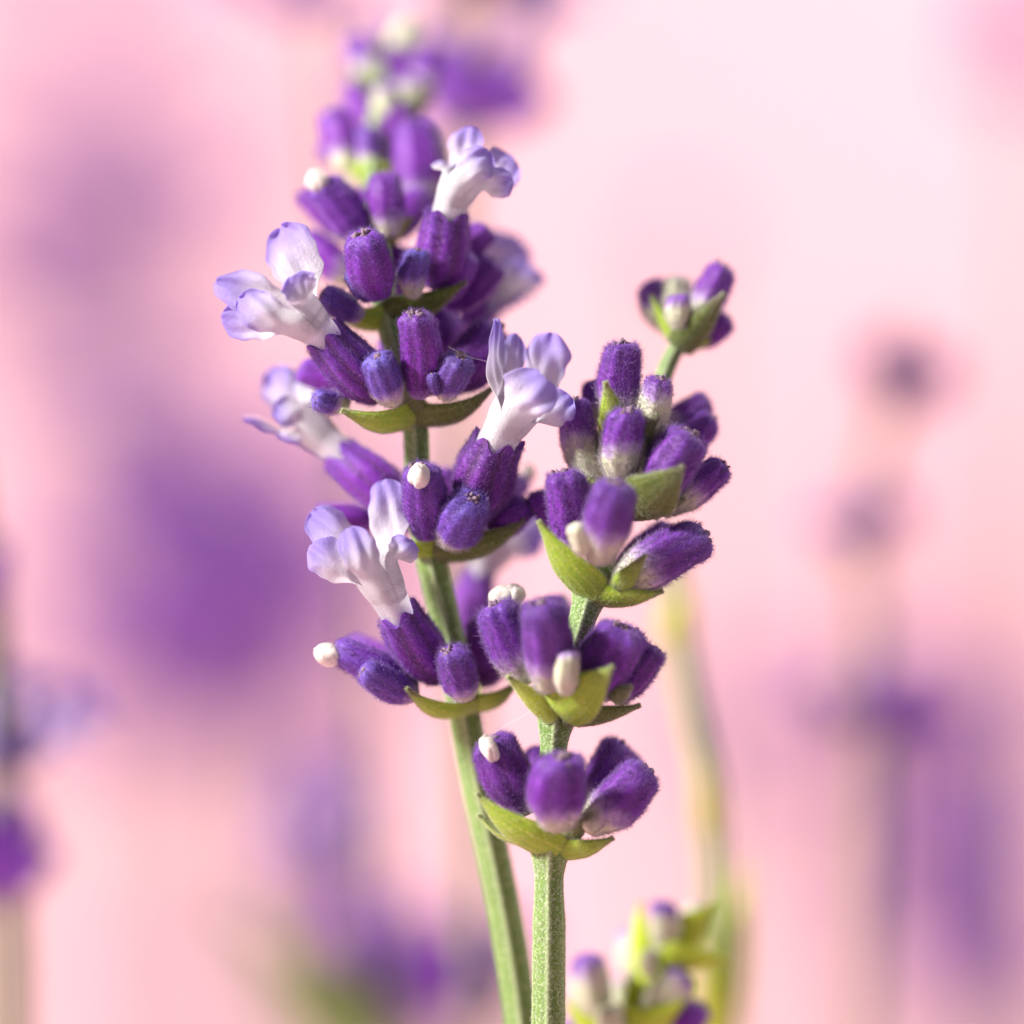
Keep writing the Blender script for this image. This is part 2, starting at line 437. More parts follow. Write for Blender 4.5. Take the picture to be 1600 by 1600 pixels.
def corolla(parent, b, t, w0, w1, db, dt, lobes, hair=True):
    """tube from b to t; its upper half splits into five lobes that run on from the tube wall"""
    rng = np.random.default_rng(int(RNG.integers(1 << 30)))
    base, tip = P(b[0], b[1], db), P(t[0], t[1], dt)
    ax, e1, e2 = frame(tip - base)
    L = np.linalg.norm(tip - base); k = SC((db + dt) / 2)
    cs = SHAPES[parent.name]
    p0, p1 = cs.base + cs.ax_v * 0.78 + cs.bow * 0.69, cs.base + cs.ax_v * 1.12
    ax, e1, e2 = frame(tip - p0); base = p0
    w1 = w1 * 0.92
    w0 = min(w0, 0.68 * 2 * cs.R / k)
    def centre(tt):
        tt = tt[..., None]
        return p0 * (1 - tt) ** 2 + 2 * p1 * tt * (1 - tt) + tip * tt ** 2
    def wall(tt, th, f=1.0):
        r = (w0 + (w1 - w0) * smooth01((tt - 0.30) / 0.80)) / 2 * k * f * (1 + 0.04 * np.cos(5 * th + 1.0) + 0.02 * np.sin(3 * th + 4 * tt))
        return centre(tt) + (r * np.cos(th))[..., None] * e1 + (r * np.sin(th))[..., None] * e2
    nu, nv = 44, 26
    tg, hg = np.meshgrid(np.linspace(0, 0.74, nv), np.linspace(0, 2 * math.pi, nu, endpoint=False), indexing='ij')
    g = Geo(); V = wall(tg, hg, 0.985)
    g.add(V, grid_quads(nu, nv, True), None, 0, along=tg * 0.34, across=np.sin(hg * 2.5), edge=0)
    if hair:
        N = 900
        t_, h_ = rng.uniform(0.05, 0.95, N), rng.uniform(0, 6.283, N)
        p = wall(t_, h_)
        n = nrm(p - centre(t_))
        hairs(g, p, n + ax * 0.4 + rng.normal(size=(N, 3)) * 0.35, ax * 0.4, rng.uniform(0.06, 0.18, N), np.full(N, 0.010), 0, rng, along=0.15, across=0, edge=0)
    g.build('corolla_tube', [M_PETAL], parent, base)
    # share the five lobes out round the mouth in the order of their bearing
    want = []
    for q in lobes:
        dv = P(*q['tip']) - tip; want.append(math.atan2(dv @ e2, dv @ e1) % (2 * math.pi))
    order = np.argsort(want); n = len(lobes); best = None
    for off in np.linspace(0, 2 * math.pi / n, 24, endpoint=False):
        for sh in range(n):
            sl = [(off + 2 * math.pi * ((i + sh) % n) / n) for i in range(n)]
            e = sum(1 - math.cos(sl[i] - want[order[i]]) for i in range(n))
            if best is None or e < best[0]: best = (e, sl)
    for i, oi in enumerate(order):
        q = lobes[oi]; thc = best[1][i]
        rim = wall(np.array(0.93), np.array(thc)); tp = P(*q['tip'])
        nu, nv = 21, 34
        p, u, v, Nn, S, D = sheet(None, rim, tp, q['w'] * k * 1.02, q['N'], petal_prof, 0.45, q['cup'] * 0.35 - 0.12, q['bend'], q['curl'], q['ruffle'] * 1.25, rng, nu, nv, twist=q['twist'], vmap=lambda v: np.clip((v - 0.30) / 0.70, 0, 1), lin=True,
            ref=-math.sin(thc) * e1 + math.cos(thc) * e2)
        half = math.pi / n * 1.10
        sec = wall(0.50 + 0.47 * np.clip(v / 0.36, 0, 1.2), thc + u * half, 0.94 + 0.07 * smooth01(v / 0.14))
        bl = smooth01((v - 0.24) / 0.26)[..., None]
        p = sec * (1 - bl) + p * bl
        pw = rng.uniform(0, 6.28, 5)
        um = u * np.sqrt(petal_prof(np.clip((v - 0.30) / 0.70, 0, 1)))
        wr = 0.034 * q['w'] * k * (np.sin(4 * um + 7 * v + pw[0]) + np.sin(-6 * um + 5 * v + pw[1]) + 0.8 * np.sin(9 * um - 10 * v + pw[2]) + 0.9 * np.abs(um) ** 2 * np.sin(17 * v + pw[3] + np.sign(um))) * smooth01((v - 0.35) / 0.3)
        p = p + wr[..., None] * Nn
        g = Geo()
        av = np.where(v < 0.36, 0.18 + 0.16 * v / 0.36, 0.34 + 0.66 * (v - 0.36) / 0.64)
        g.add(p, grid_quads(nu, nv), None, 0, along=av, across=u, edge=np.maximum(np.abs(u), np.clip(v * 1.02 - 0.02, 0, 1)) * smooth01((v - 0.3) / 0.4))
        o = g.build('petal', [M_PETAL], parent, rim)
        thicken(o, 0.06)

def bract(parent, b, t, wpx, db, dt, N=(0, -1, -0.5), mat=None, cup=0.7, bend=0.14, curl=-0.12, dry=0.25, q='hi', name='bract', twist=0.0):
    rng = np.random.default_rng(int(RNG.integers(1 << 30)))
    base, tip = P(b[0], b[1], db), P(t[0], t[1], dt)
    g = Geo(); W = wpx * SC(db)
    nu, nv = 19, 24
    p, u, v, Nn, S, D = sheet(g, base, tip, W, np.asarray(N, float), bract_prof, cup, cup * 0.5, bend, curl, 0.018, rng, nu, nv, twist=twist)
    dr = np.clip((v - (1 - dry)) / max(dry, 1e-3), 0, 1) * 0.8 + np.clip(np.abs(u) - 0.80, 0, 1) * 2.4 * max(dry, 0.16) + 0.10 * (rng.random() < 0.5)
    th = 0.13
    e = np.gradient(p, axis=0); f = np.gradient(p, axis=1); nn = nrm(np.cross(f, e))
    nn = nn * np.sign((nn @ Nn))[..., None]
    tap = (1 - np.abs(u) ** 6)[..., None] * th
    top, bot = p + nn * tap, p - nn * tap
    Qd = grid_quads(nu, nv)
    g.add(top, Qd, None, 0, along=v, across=u, dry=dr, hair=0)
    g.add(bot, Qd[:, ::-1], None, 0, along=v, across=u, dry=dr, hair=0)
    if q != 'none':
        Nh = 2600 if q == 'hi' else 300
        i = rng.integers(0, nv - 1, Nh); j = rng.integers(0, nu - 1, Nh)
        side = rng.random(Nh) < 0.8
        a, b2 = rng.random((Nh, 1)), rng.random((Nh, 1))
        src = np.where(side[:, None], top[i, j], bot[i, j]); sx = np.where(side[:, None], top[i, j + 1], bot[i, j + 1]); sy = np.where(side[:, None], top[i + 1, j], bot[i + 1, j])
        r = src + (sx - src) * a + (sy - src) * b2
        n = np.where(side[:, None], nn[i, j], -nn[i, j])
        rad = 0.010 if q == 'hi' else 0.016
        hairs(g, r, n * 0.7 + D * 0.4 + rng.normal(size=(Nh, 3)) * 0.5, D * 0.5 + rng.normal(size=(Nh, 3)) * 0.5, rng.uniform(0.08, 0.24, Nh), np.full(Nh, rad), 0, rng,
              along=v[i, j], across=0, dry=dr[i, j] * 0.5, hair=1.0)
        # fringe along both margins
        Ne = 900 if q == 'hi' else 120
        i = rng.integers(1, nv - 1, Ne); jj = np.where(rng.random(Ne) < 0.5, 0, nu - 1)
        r = p[i, jj] + (p[i - 1, jj] - p[i, jj]) * rng.random((Ne, 1))
        out = nrm(p[i, jj] - p[i, nu // 2])
        hairs(g, r, out + D * 0.3 + rng.normal(size=(Ne, 3)) * 0.35, D * 0.4, rng.uniform(0.10, 0.30, Ne), np.full(Ne, rad), 0, rng,
              along=v[i, jj], across=0, dry=dr[i, jj] * 0.4, hair=1.0)
    return g.build(name, [mat or M_BRACT], parent, base)

def spline(pts, n):
    pts = np.asarray(pts, float)
    h = np.linalg.norm(np.diff(pts[:, :3], axis=0), axis=1) + 1e-9
    t = np.concatenate([[0], np.cumsum(h)])
    dl = np.diff(pts, axis=0) / h[:, None]
    m = np.vstack([dl[:1], (dl[:-1] * h[1:, None] + dl[1:] * h[:-1, None]) / (h[:-1] + h[1:])[:, None], dl[-1:]])
    x = np.linspace(0, t[-1], n); i = np.clip(np.searchsorted(t, x, side='right') - 1, 0, len(h) - 1)
    f = ((x - t[i]) / h[i])[:, None]; H = h[i][:, None]
    return (2 * f ** 3 - 3 * f ** 2 + 1) * pts[i] + (f ** 3 - 2 * f ** 2 + f) * H * m[i] + (-2 * f ** 3 + 3 * f ** 2) * pts[i + 1] + (f ** 3 - f ** 2) * H * m[i + 1]

def stem(parent, path, hair=0, n=90, name='stem', nu=60, hair_z=None, mat=None):
    """path rows: x, y, z, radius in mm; square ridged section"""
    rng = np.random.default_rng(int(RNG.integers(1 << 30)))
    S = spline(path, n); C, R = S[:, :3], S[:, 3]
    T = nrm(np.gradient(C, axis=0))
    e1 = nrm(np.array([0, -1.0, 0]) - T * (T @ np.array([0, -1.0, 0]))[:, None]); e2 = np.cross(T, e1)
    th = np.linspace(0, 2 * math.pi, nu, endpoint=False)
    sq = 1 + 0.075 * np.cos(4 * th + 0.9) + 0.05 * np.cos(8 * th + 0.4) + 0.03 * np.cos(12 * th)
    rr = R[:, None] * sq[None, :] * (1 + 0.012 * rng.normal(size=(n, 1)) * 0.5)
    V = C[:, None] + (rr * np.cos(th))[..., None] * e1[:, None] + (rr * np.sin(th))[..., None] * e2[:, None]
    g = Geo()
    rib = np.broadcast_to(np.clip((sq - 1) / 0.1, 0, 1)[None], (n, nu))
    g.add(V, grid_quads(nu, n, True), None, 0, groove=rib, hair=0)
    for row, sg in ((0, -1), (n - 1, 1)):
        g.add(np.vstack([V[row], C[row] + T[row] * sg * 0.2]), None, [[k, (k + 1) % nu, nu] for k in range(nu)], 0, groove=0, hair=0)
    if hair:
        ok = np.arange(n - 1) if hair_z is None else np.where(C[:-1, 2] > hair_z)[0]
        i = rng.choice(ok, hair); j = rng.integers(0, nu, hair)
        p = V[i, j] + (V[i + 1, j] - V[i, j]) * rng.random((hair, 1)) + (V[i, (j + 1) % nu] - V[i, j]) * rng.random((hair, 1))
        nn = nrm(p - C[i])
        tz = T[i] * rng.normal(size=(hair, 1)) * 0.6
        hairs(g, p, nn * 0.38 + tz + rng.normal(size=(hair, 3)) * 0.45, rng.normal(size=(hair, 3)) * 0.9, rng.uniform(0.12, 0.30, hair), np.full(hair, 0.0145), 0, rng, groove=0.3, hair=1.0)
    return g.build(name, [mat or M_STEM], parent, C[0])

def thing(name, label, cat, origin, group=None):
    o = bpy.data.objects.new(name, None); sc.collection.objects.link(o)
    o.empty_display_size = 0.005
    o.location = np.asarray(origin) * MM
    o['label'] = label; o['category'] = cat
    if group: o['group'] = group
    o['_o'] = tuple(float(x) for x in origin)
    return o
def stem_rows(rows):
    return [[*P(x, y, d), wpx / 2 * SC(d)] for x, y, d, wpx in rows]

# ------------------------------------------------------------------ the setting: a pink seamless backdrop
def build_backdrop():
    m, nt = new_mat('pink_paper')
    n = noise(nt, 6, 4.0); n2 = noise(nt, 400, 3.0)
    c = mix(nt, n, (0.72, 0.435, 0.485), (0.75, 0.46, 0.51))
    surface(nt, c, rough=0.85, spec=0.15, normal=bump(nt, n2, 0.15, 0.0004))
    prof = [(-350, 0), (0, 0), (300, 0), (560, 0)]
    for a in np.linspace(0, math.pi / 2, 16)[1:]: prof.append((560 + 140 * math.sin(a), 140 - 140 * math.cos(a)))
    prof += [(700, 250), (700, 400), (700, 600), (700, 850)]
    xs = np.linspace(-900, 900, 13)
    V = np.array([[x, y, z] for (y, z) in prof for x in xs])
    Q = grid_quads(len(xs), len(prof))
    g = Geo(); g.add(V, Q)
    g.add(V + np.array([[0, 0.6, -0.6]]), Q[:, ::-1])
    o = g.build('backdrop', [m], None, (0, 0, 0))
    o['kind'] = 'structure'; o['label'] = 'plain pink seamless paper backdrop behind the lavender'
build_backdrop()

GROUP_IN = 'lavender spikes in flower'
# ------------------------------------------------------------------ spike A: tall spike with open lilac flowers
A = thing('lavender_spike', 'tall lavender spike with several open pale lilac flowers', 'lavender', (P(825, 1750, 10)[0] + 4, 14, 0))
stem(A, [[P(825, 1750, 10)[0] + 4, 14, 0, 1.15], [P(825, 1750, 10)[0] + 3, 13, 60, 1.12]] + stem_rows([
    (823, 1680, 9, 48), (814, 1590, 9, 48), (793, 1450, 8.5, 47), (765, 1310, 8, 47), (741, 1200, 7.5, 46), (723, 1100, 7, 46), (703, 1000, 6.5, 42), (681, 905, 6, 44),
    (664, 830, 5.6, 40), (652, 740, 5.2, 36), (650, 680, 5, 36), (640, 610, 5, 36), (612, 520, 5.4, 36), (598, 450, 6.5, 34), (590, 370, 8.5, 30), (583, 300, 12.8, 28), (585, 230, 17.7, 26), (592, 165, 23.5, 24), (603, 110, 28, 20), (612, 80, 30.8, 12)]),
    hair=9000, n=240, hair_z=130)
def back(y): return max(0.0, (330 - y) / 330) * 9
def K(b, t, w, db, dt, *a, **k): return make_calyx(A, b, t, w, db + back(b[1]), dt + back(t[1]), *a, **k)[0]
def BA(b, t, w, db, dt, **k): return bract(A, b, t, w, db + back(b[1]), dt + back(t[1]), **k)
# whorl 1 (lowest)
c = K((652, 1078), (522, 1012), 58, 4, 2.5, 'white', 0.05, 0.35, 'mid'); white_bud(c, 508, 1022, 2.2, 20, 24, ax=(-0.9, 0, 0.35))
K((640, 1068), (545, 1000), 44, 9, 11, 'bud', 0.1, 0.0, 'lo')
K((652, 1088), (566, 1046), 52, 3, 0.8, 'bud', 0.16, 0.7, 'mid')
F1 = K((692, 1062), (622, 955), 84, 4, 0.6, 'open', -0.1, 0.1, 'hi', label='flowering calyx with dark brown grooves')
K((728, 1092), (701, 1014), 60, 1.8, -0.6, 'bud', 0.26, 0.45, 'hi')
K((762, 1075), (748, 965), 62, 8, 8, 'bud', 0.0, 0.0, 'mid')
F6 = K((742, 1020), (748, 900), 70, 14, 16, 'open', 0.0, 0.0, 'lo')
bract(A, (737, 1112), (637, 1058), 66, 6, 1.5, N=(-0.25, -0.6, -0.9), bend=0.22, dry=0.3)
bract(A, (736, 1110), (800, 1062), 60, 6, 5, N=(0.3, -0.6, -0.9), bend=0.2, dry=0.15)
bract(A, (735, 1105), (700, 1070), 60, 8.5, 11, N=(0, 1, -0.6), q='lo')
corolla(F1, (634, 968), (580, 880), 58, 84, 1.2, -0.4, [lobe(602, 748, 1.6, 66, (-0.45, -0.8, 0.3), -0.25, -0.05, 0.05, 0.06, 0.3), lobe(490, 795, 1.5, 70, (-0.2, -0.8, 0.55), 0.25, 0.04, 0.10, 0.05),
    lobe(488, 850, -0.8, 62, (-0.3, -0.8, 0.3), 0.3, 0.05, 0.12, 0.05), lobe(545, 830, -3.0, 58, (0.1, -1, -0.1), 0.4, 0.12, 0.25, 0.04), lobe(642, 845, -1.4, 52, (0.4, -0.9, 0.0), 0.3, 0.08, 0.2, 0.06)])
corolla(F6, (746, 912), (792, 845), 50, 62, 16, 15, [lobe(850, 795, 14, 60), lobe(790, 790, 17, 56), lobe(845, 840, 13, 50), lobe(760, 830, 14, 50), lobe(820, 790, 18, 50)], False)
# whorl 2
c = K((668, 842), (657, 728), 74, 2.6, -0.2, 'white', -0.05, 0.25, 'hi'); white_bud(c, 655, 740, -1.3, 19, 21, ax=(-0.1, -0.2, 1))
K((700, 850), (742, 778), 74, 2.4, -0.6, 'bud', 0.22, 0.75, 'hi', hl=1.15)
F2 = K((742, 812), (778, 690), 96, 3.5, 1.2, 'open', -0.1, 0.0, 'hi', label='flowering calyx with dark brown grooves')
K((765, 842), (826, 785), 52, 4.5, 4.5, 'bud', 0.0, 0.0, 'mid')
c = K((775, 805), (818, 748), 44, 9, 11, 'white', 0.0, 0.1, 'lo'); white_bud(c, 825, 737, 11.3, 14, 16)
F5 = K((628, 800), (532, 708), 80, 7, 8, 'open', -0.05, 0.0, 'mid')
K((600, 815), (492, 805), 50, 9, 8, 'bud', 0.1, 0.0, 'lo')
bract(A, (682, 872), (812, 800), 82, 4.6, 4.2, N=(0.25, -0.7, -0.85), bend=0.2, mat=M_OLIVE, dry=0.2)
bract(A, (680, 868), (625, 835), 64, 5, 4, N=(-0.3, -0.6, -0.9), bend=0.2, q='mid')
corolla(F2, (786, 705), (814, 630), 62, 84, 1.0, 0.2, [lobe(782, 498, 0.6, 50, (0.75, -0.65, 0.1), -0.4, -0.05, 0.04, 0.06, 0.3), lobe(808, 520, 2.6, 40, (0.3, -0.9, 0.1), 0.0, 0.0, 0.05, 0.05),
    lobe(864, 522, 3.0, 74, (-0.3, -0.9, 0.35), -0.2, -0.04, -0.08, 0.07), lobe(838, 590, -3.0, 88, (-0.05, -0.9, 0.2), 0.4, 0.14, 0.28, 0.03), lobe(892, 620, -0.2, 58, (0.2, -0.85, 0.35), 0.4, 0.08, 0.25, 0.06)])
corolla(F5, (537, 716), (465, 650), 52, 76, 8, 8, [lobe(420, 576, 10, 64, (-0.2, -0.9, 0.3), ruffle=0.06), lobe(380, 657, 7, 42, (-0.2, -0.5, 0.8), curl=-0.05), lobe(470, 575, 11, 55), lobe(428, 640, 6, 48, curl=0.2), lobe(450, 690, 7, 40, curl=0.3)], False)
# whorl 3
F3 = K((598, 622), (507, 522), 86, 3.4, 0.6, 'open', -0.1, 0.1, 'hi', label='flowering calyx with dark brown grooves')
K((618, 632), (588, 556), 60, 1.6, -0.9, 'bud', 0.32, 0.95, 'hi', hl=0.8)
K((657, 622), (650, 488), 68, 1.8, -0.6, 'bud', 0.02, 0.0, 'hi', hl=0.8)
K((692, 622), (722, 556), 58, 2, 0, 'bud', 0.25, 0.95, 'hi', hl=0.8)
K((684, 618), (674, 584), 20, 0.6, -0.2, 'bud', 0.1, 1.0, 'mid', hl=0.5)
K((690, 606), (778, 510), 84, 5.5, 4.5, 'bud', -0.1, 0.0, 'mid')
K((678, 560), (706, 494), 62, 9, 10, 'bud', -0.1, 0.0, 'lo')
K((552, 612), (466, 578), 52, 7, 7, 'bud', 0.1, 0.0, 'lo')
K((545, 632), (492, 622), 40, 3, 1, 'bud', 0.45, 0.9, 'mid')
bract(A, (645, 662), (532, 628), 62, 3.6, 1.0, N=(-0.1, -0.75, -0.6), bend=0.2, dry=0.3, curl=-0.15)
bract(A, (650, 662), (765, 592), 66, 4.0, 3.4, N=(0.25, -0.6, -0.9), bend=0.22, mat=M_OLIVE, dry=0.2)
bract(A, (648, 660), (648, 610), 60, 4.2, 2.0, N=(0, -0.8, -0.4), mat=M_OLIVE, bend=0.1, dry=0.3)
corolla(F3, (521, 540), (455, 484), 60, 90, 1.2, -0.2, [lobe(436, 354, 2.2, 90, (-0.3, -0.85, 0.2), 0.3, 0.04, 0.04, 0.05, -0.25), lobe(340, 434, 1.0, 74, (-0.15, -0.8, 0.55), 0.35, 0.05, 0.1, 0.05),
    lobe(348, 494, 1.5, 58, (-0.2, -0.85, 0.1), 0.2, -0.04, -0.08, 0.05), lobe(370, 468, -1.6, 62, (-0.1, -0.95, -0.1), 0.4, 0.1, 0.15, 0.04), lobe(458, 432, -2.6, 60, (0.1, -0.95, 0.2), 0.2, 0.06, 0.12, 0.07)])
# whorl 4
K((592, 466), (568, 364), 74, 2.6, -0.4, 'bud', -0.1, 0.1, 'hi', hl=0.8)
K((578, 470), (545, 424), 30, 3, 1.5, 'bud', 0.0, 1.0, 'mid')
K((644, 466), (654, 390), 48, 3.6, 2.4, 'bud', 0.40, 0.9, 'mid')
F4 = K((676, 450), (698, 332), 88, 6, 4.4, 'open', -0.1, 0.1, 'mid', label='flowering calyx with dark brown grooves')
K((712, 420), (762, 355), 52, 8, 8.5, 'bud', -0.1, 0.0, 'lo')
K((716, 482), (776, 408), 62, 7.5, 7.5, 'bud', -0.1, 0.0, 'lo')
K((556, 442), (474, 370), 56, 10, 11, 'bud', 0.3, 0.0, 'lo')
K((566, 496), (504, 458), 48, 4.5, 3, 'bud', 0.2, 0.7, 'mid')
F7 = K((718, 512), (768, 470), 60, 13, 15, 'open', 0.0, 0.0, 'lo')
bract(A, (606, 505), (722, 430), 70, 5.5, 5.2, N=(0.2, -0.7, -0.8), bend=0.16, dry=0.2, q='mid', mat=M_OLIVE)
bract(A, (602, 510), (520, 478), 60, 5.6, 5.5, N=(-0.2, -0.7, -0.8), bend=0.16, dry=0.15, q='mid')
corolla(F4, (702, 340), (728, 276), 52, 74, 4.2, 3.6, [lobe(736, 198, 4.8, 56, (-0.4, -0.85, 0.2), 0.1, ruffle=0.06), lobe(804, 248, 4.8, 72, (0.1, -0.85, 0.4), 0.3, curl=0.15), lobe(762, 234, 2.0, 56, cup=0.3, curl=0.2, ruffle=0.06), lobe(800, 280, 2.6, 48, (0.2, -0.9, -0.1), 0.3, curl=0.15), lobe(700, 250, 6, 46)])
corolla(F7, (762, 478), (785, 445), 60, 68, 15, 15, [lobe(806, 366, 16, 90), lobe(822, 410, 13.5, 76), lobe(740, 500, 13, 50), lobe(780, 380, 18, 60), lobe(810, 470, 14, 60)], False)
# whorls 5 to 7 (tip)
c = K((568, 378), (500, 284), 68, 8.5, 6.5, 'white', 0.12, 0.2, 'mid'); white_bud(c, 494, 280, 7.2, 19, 21, ax=(-0.5, 0, 0.9))
K((540, 376), (472, 300), 46, 12, 12, 'bud', 0.15, 0.0, 'lo')
K((608, 372), (604, 270), 60, 8, 6.6, 'bud', 0.30, 0.0, 'mid')
K((654, 318), (646, 192), 84, 12.5, 11.5, 'bud', 0.18, 0.0, 'mid')
K((650, 332), (690, 255), 66, 14, 14, 'bud', 0.1, 0.0, 'lo')
BA((588, 385), (640, 335), 60, 9, 9, N=(0.2, -0.7, -0.8), q='lo')
BA((586, 385), (545, 355), 56, 9, 9.5, N=(-0.2, -0.7, -0.8), q='lo')
K((542, 268), (520, 172), 62, 14.5, 13.5, 'bud', 0.32, 0.0, 'lo')
K((578, 272), (570, 200), 46, 14, 13, 'bud', 0.40, 0.4, 'lo')
K((560, 285), (545, 215), 48, 17, 18, 'bud', 0.5, 0.0, 'lo')
BA((584, 290), (548, 250), 50, 14, 13.5, N=(-0.2, -0.7, -0.8), q='lo')
BA((586, 288), (650, 250), 56, 14, 14, N=(0.2, -0.7, -0.8), q='lo')
K((640, 175), (672, 75), 52, 20.5, 21, 'bud', 0.48, 0.1, 'lo')
K((622, 195), (640, 120), 52, 19, 19, 'bud', 0.75, 0.0, 'lo')
BA((600, 205), (668, 150), 60, 18, 18, N=(0.2, -0.9, -0.5), mat=M_OLIVE, q='lo', dry=0.5)
K((580, 148), (556, 55), 52, 22, 22, 'bud', 0.50, 0.2, 'lo')
K((602, 205), (598, 130), 36, 18, 17.5, 'bud', 0.8, 0.0, 'lo')
K((612, 112), (648, 30), 56, 24, 25, 'bud', 0.95, 0.0, 'lo')
K((606, 100), (604, 50), 34, 25, 26, 'bud', 0.5, 0.3, 'lo')
BA((594, 160), (556, 112), 40, 20.5, 21.5, N=(-0.3, -0.9, -0.3), mat=M_OLIVE, q='lo')
BA((604, 115), (600, 62), 40, 22, 22, N=(0, -0.9, -0.3), mat=M_OLIVE, q='lo')

# closed calyces packed behind, filling the whorls
for b, t, w, db, dt in [((700, 1060), (690, 975), 56, 9, 11), ((770, 1060), (800, 985), 54, 10, 12), ((690, 820), (700, 735), 60, 8, 10), ((730, 830), (790, 735), 56, 8, 10), ((640, 830), (600, 745), 58, 9, 11),
        ((640, 610), (615, 520), 58, 8, 9), ((660, 610), (735, 560), 50, 3.5, 3), ((565, 600), (500, 545), 56, 8, 9), ((620, 470), (615, 385), 56, 9, 10), ((590, 470), (545, 400), 54, 9, 10.5), ((680, 470), (735, 395), 58, 6, 6.4),
        ((660, 480), (705, 490), 40, 9, 11), ((620, 370), (665, 300), 56, 11, 12), ((590, 370), (560, 300), 50, 11, 12), ((690, 470), (745, 455), 52, 7, 8), ((600, 270), (625, 190), 50, 17, 18), ((586, 200), (548, 132), 44, 19, 20), ((610, 190), (668, 140), 46, 20, 21), ((600, 140), (625, 75), 42, 22, 22.5), ((596, 230), (640, 170), 46, 16, 16), ((590, 150), (585, 85), 40, 23, 24), ((585, 262), (500, 232), 44, 16, 17)]:
    K(b, t, w, db, dt, 'bud', -0.05, 0.0, 'lo')

# ------------------------------------------------------------------ spike B: velvety budded spike
xb = P(857, 1700, 0)[0]
B = thing('lavender_spike', 'sturdy lavender spike with five tiers of closed velvety violet buds', 'lavender', (xb, 1, 0))
stem(B, [[xb, 1, 0, 1.12], [xb - 0.2, 0.6, 50, 1.1]] + stem_rows([
    (856, 1700, 0.2, 48), (857, 1590, 0, 47), (858, 1450, 0, 46), (858.5, 1352, 0, 45), (860, 1322, 0, 58), (861, 1296, 0.2, 44), (862, 1240, 0.3, 42), (866, 1156, 0.4, 40), (870, 1118, 0.4, 54), (879, 1080, 0.4, 40), (900, 1000, 0.4, 40),
    (914, 955, 0.4, 40), (924, 922, 0.5, 54), (940, 876, 0.8, 36), (962, 810, 1.2, 32), (985, 745, 2.2, 28), (1010, 670, 4, 25), (1030, 610, 5.5, 24), (1047, 562, 7, 24), (1062, 536, 7.6, 22)]),
    hair=22000, n=240, hair_z=130)
K = lambda *a, **k: make_calyx(B, *a, **k)[0]
# tier 1
c = K((826, 1272), (766, 1152), 80, 0.2, -0.6, 'white', 0.03, 0.15, 'hi'); white_bud(c, 763, 1166, -2.0, 15, 24, ax=(-0.45, -0.2, 0.9))
K((872, 1296), (881, 1182), 88, -3.0, -5.6, 'bud', 0.30, 0.05, 'hi')
K((912, 1296), (1014, 1202), 80, -1.4, -0.8, 'bud', 0.34, 0.10, 'hi')
K((905, 1262), (968, 1160), 62, 2.5, 4.6, 'bud', 0.15, 0.05, 'hi')
K((930, 1255), (990, 1178), 46, 4, 6.6, 'bud', 0.15, 0.05, 'mid')
K((850, 1262), (836, 1168), 44, 4, 6.0, 'bud', 0.15, 0.05, 'mid')
bract(B, (868, 1336), (752, 1230), 74, -0.9, -1.6, N=(-0.35, -0.75, -0.65), bend=0.16, curl=-0.10, dry=0.06, cup=0.6)
bract(B, (850, 1320), (754, 1262), 60, 1.0, 1.4, N=(-0.4, 0.3, -0.9), bend=0.2, dry=0.2)
bract(B, (866, 1338), (955, 1300), 56, -0.3, -1.0, N=(0.3, -0.75, -0.8), bend=0.16, dry=0.08)
bract(B, (882, 1322), (922, 1268), 36, -1.0, -1.8, N=(0.3, -0.9, -0.2), mat=M_OLIVE, bend=0.05, dry=0.5)
# tier 2
K((826, 1068), (772, 944), 76, 0.0, -0.9, 'bud', 0.32, 0.2, 'hi', hl=1.25)
c = K((818, 1040), (800, 945), 54, 3.2, 3.0, 'white', 0.05, 0.2, 'mid'); white_bud(c, 788, 932, 2.4, 25, 24, 3, ax=(0.45, 0, 0.9))
K((856, 1080), (843, 942), 80, -2.2, -5.2, 'bud', 0.30, 0.25, 'hi')
K((926, 1090), (972, 978), 92, -1.0, -2.6, 'bud', 0.14, 0.1, 'hi')
K((952, 1060), (992, 985), 56, 0.4, -1.0, 'bud', 0.16, 0.1, 'hi')
K((962, 1098), (1026, 1014), 60, -0.8, 0.2, 'bud', 0.14, 0.0, 'hi', hl=1.1)
K((884, 1086), (888, 1016), 42, -4.0, -5.0, 'pale', 0.95, 0.0, 'hi', hl=0.6)
K((866, 1005), (868, 935), 50, 6, 8.5, 'bud', 0.15, 0.3, 'lo')
c = K((880, 1000), (884, 945), 34, 9, 10, 'white', 0.0, 0.2, 'lo'); white_bud(c, 880, 938, 9.8, 12, 14)
bract(B, (862, 1128), (798, 1050), 50, -0.8, -1.8, N=(-0.5, -0.85, -0.35), bend=0.06, dry=0.25, cup=0.8, mat=M_LIME)
bract(B, (874, 1116), (958, 1041), 88, -2.2, -4.9, N=(0.05, -1, -0.1), bend=0.05, dry=0.06, cup=0.35, curl=0.0, mat=M_BRACT)
bract(B, (880, 1128), (995, 1090), 58, -0.8, -0.2, N=(0.3, -0.65, -0.9), bend=0.14, dry=0.15, mat=M_OLIVE)
bract(B, (958, 1096), (985, 1070), 34, -2.2, -2.6, N=(0.4, -0.9, -0.2), mat=M_OLIVE, dry=0.6, bend=0.05)
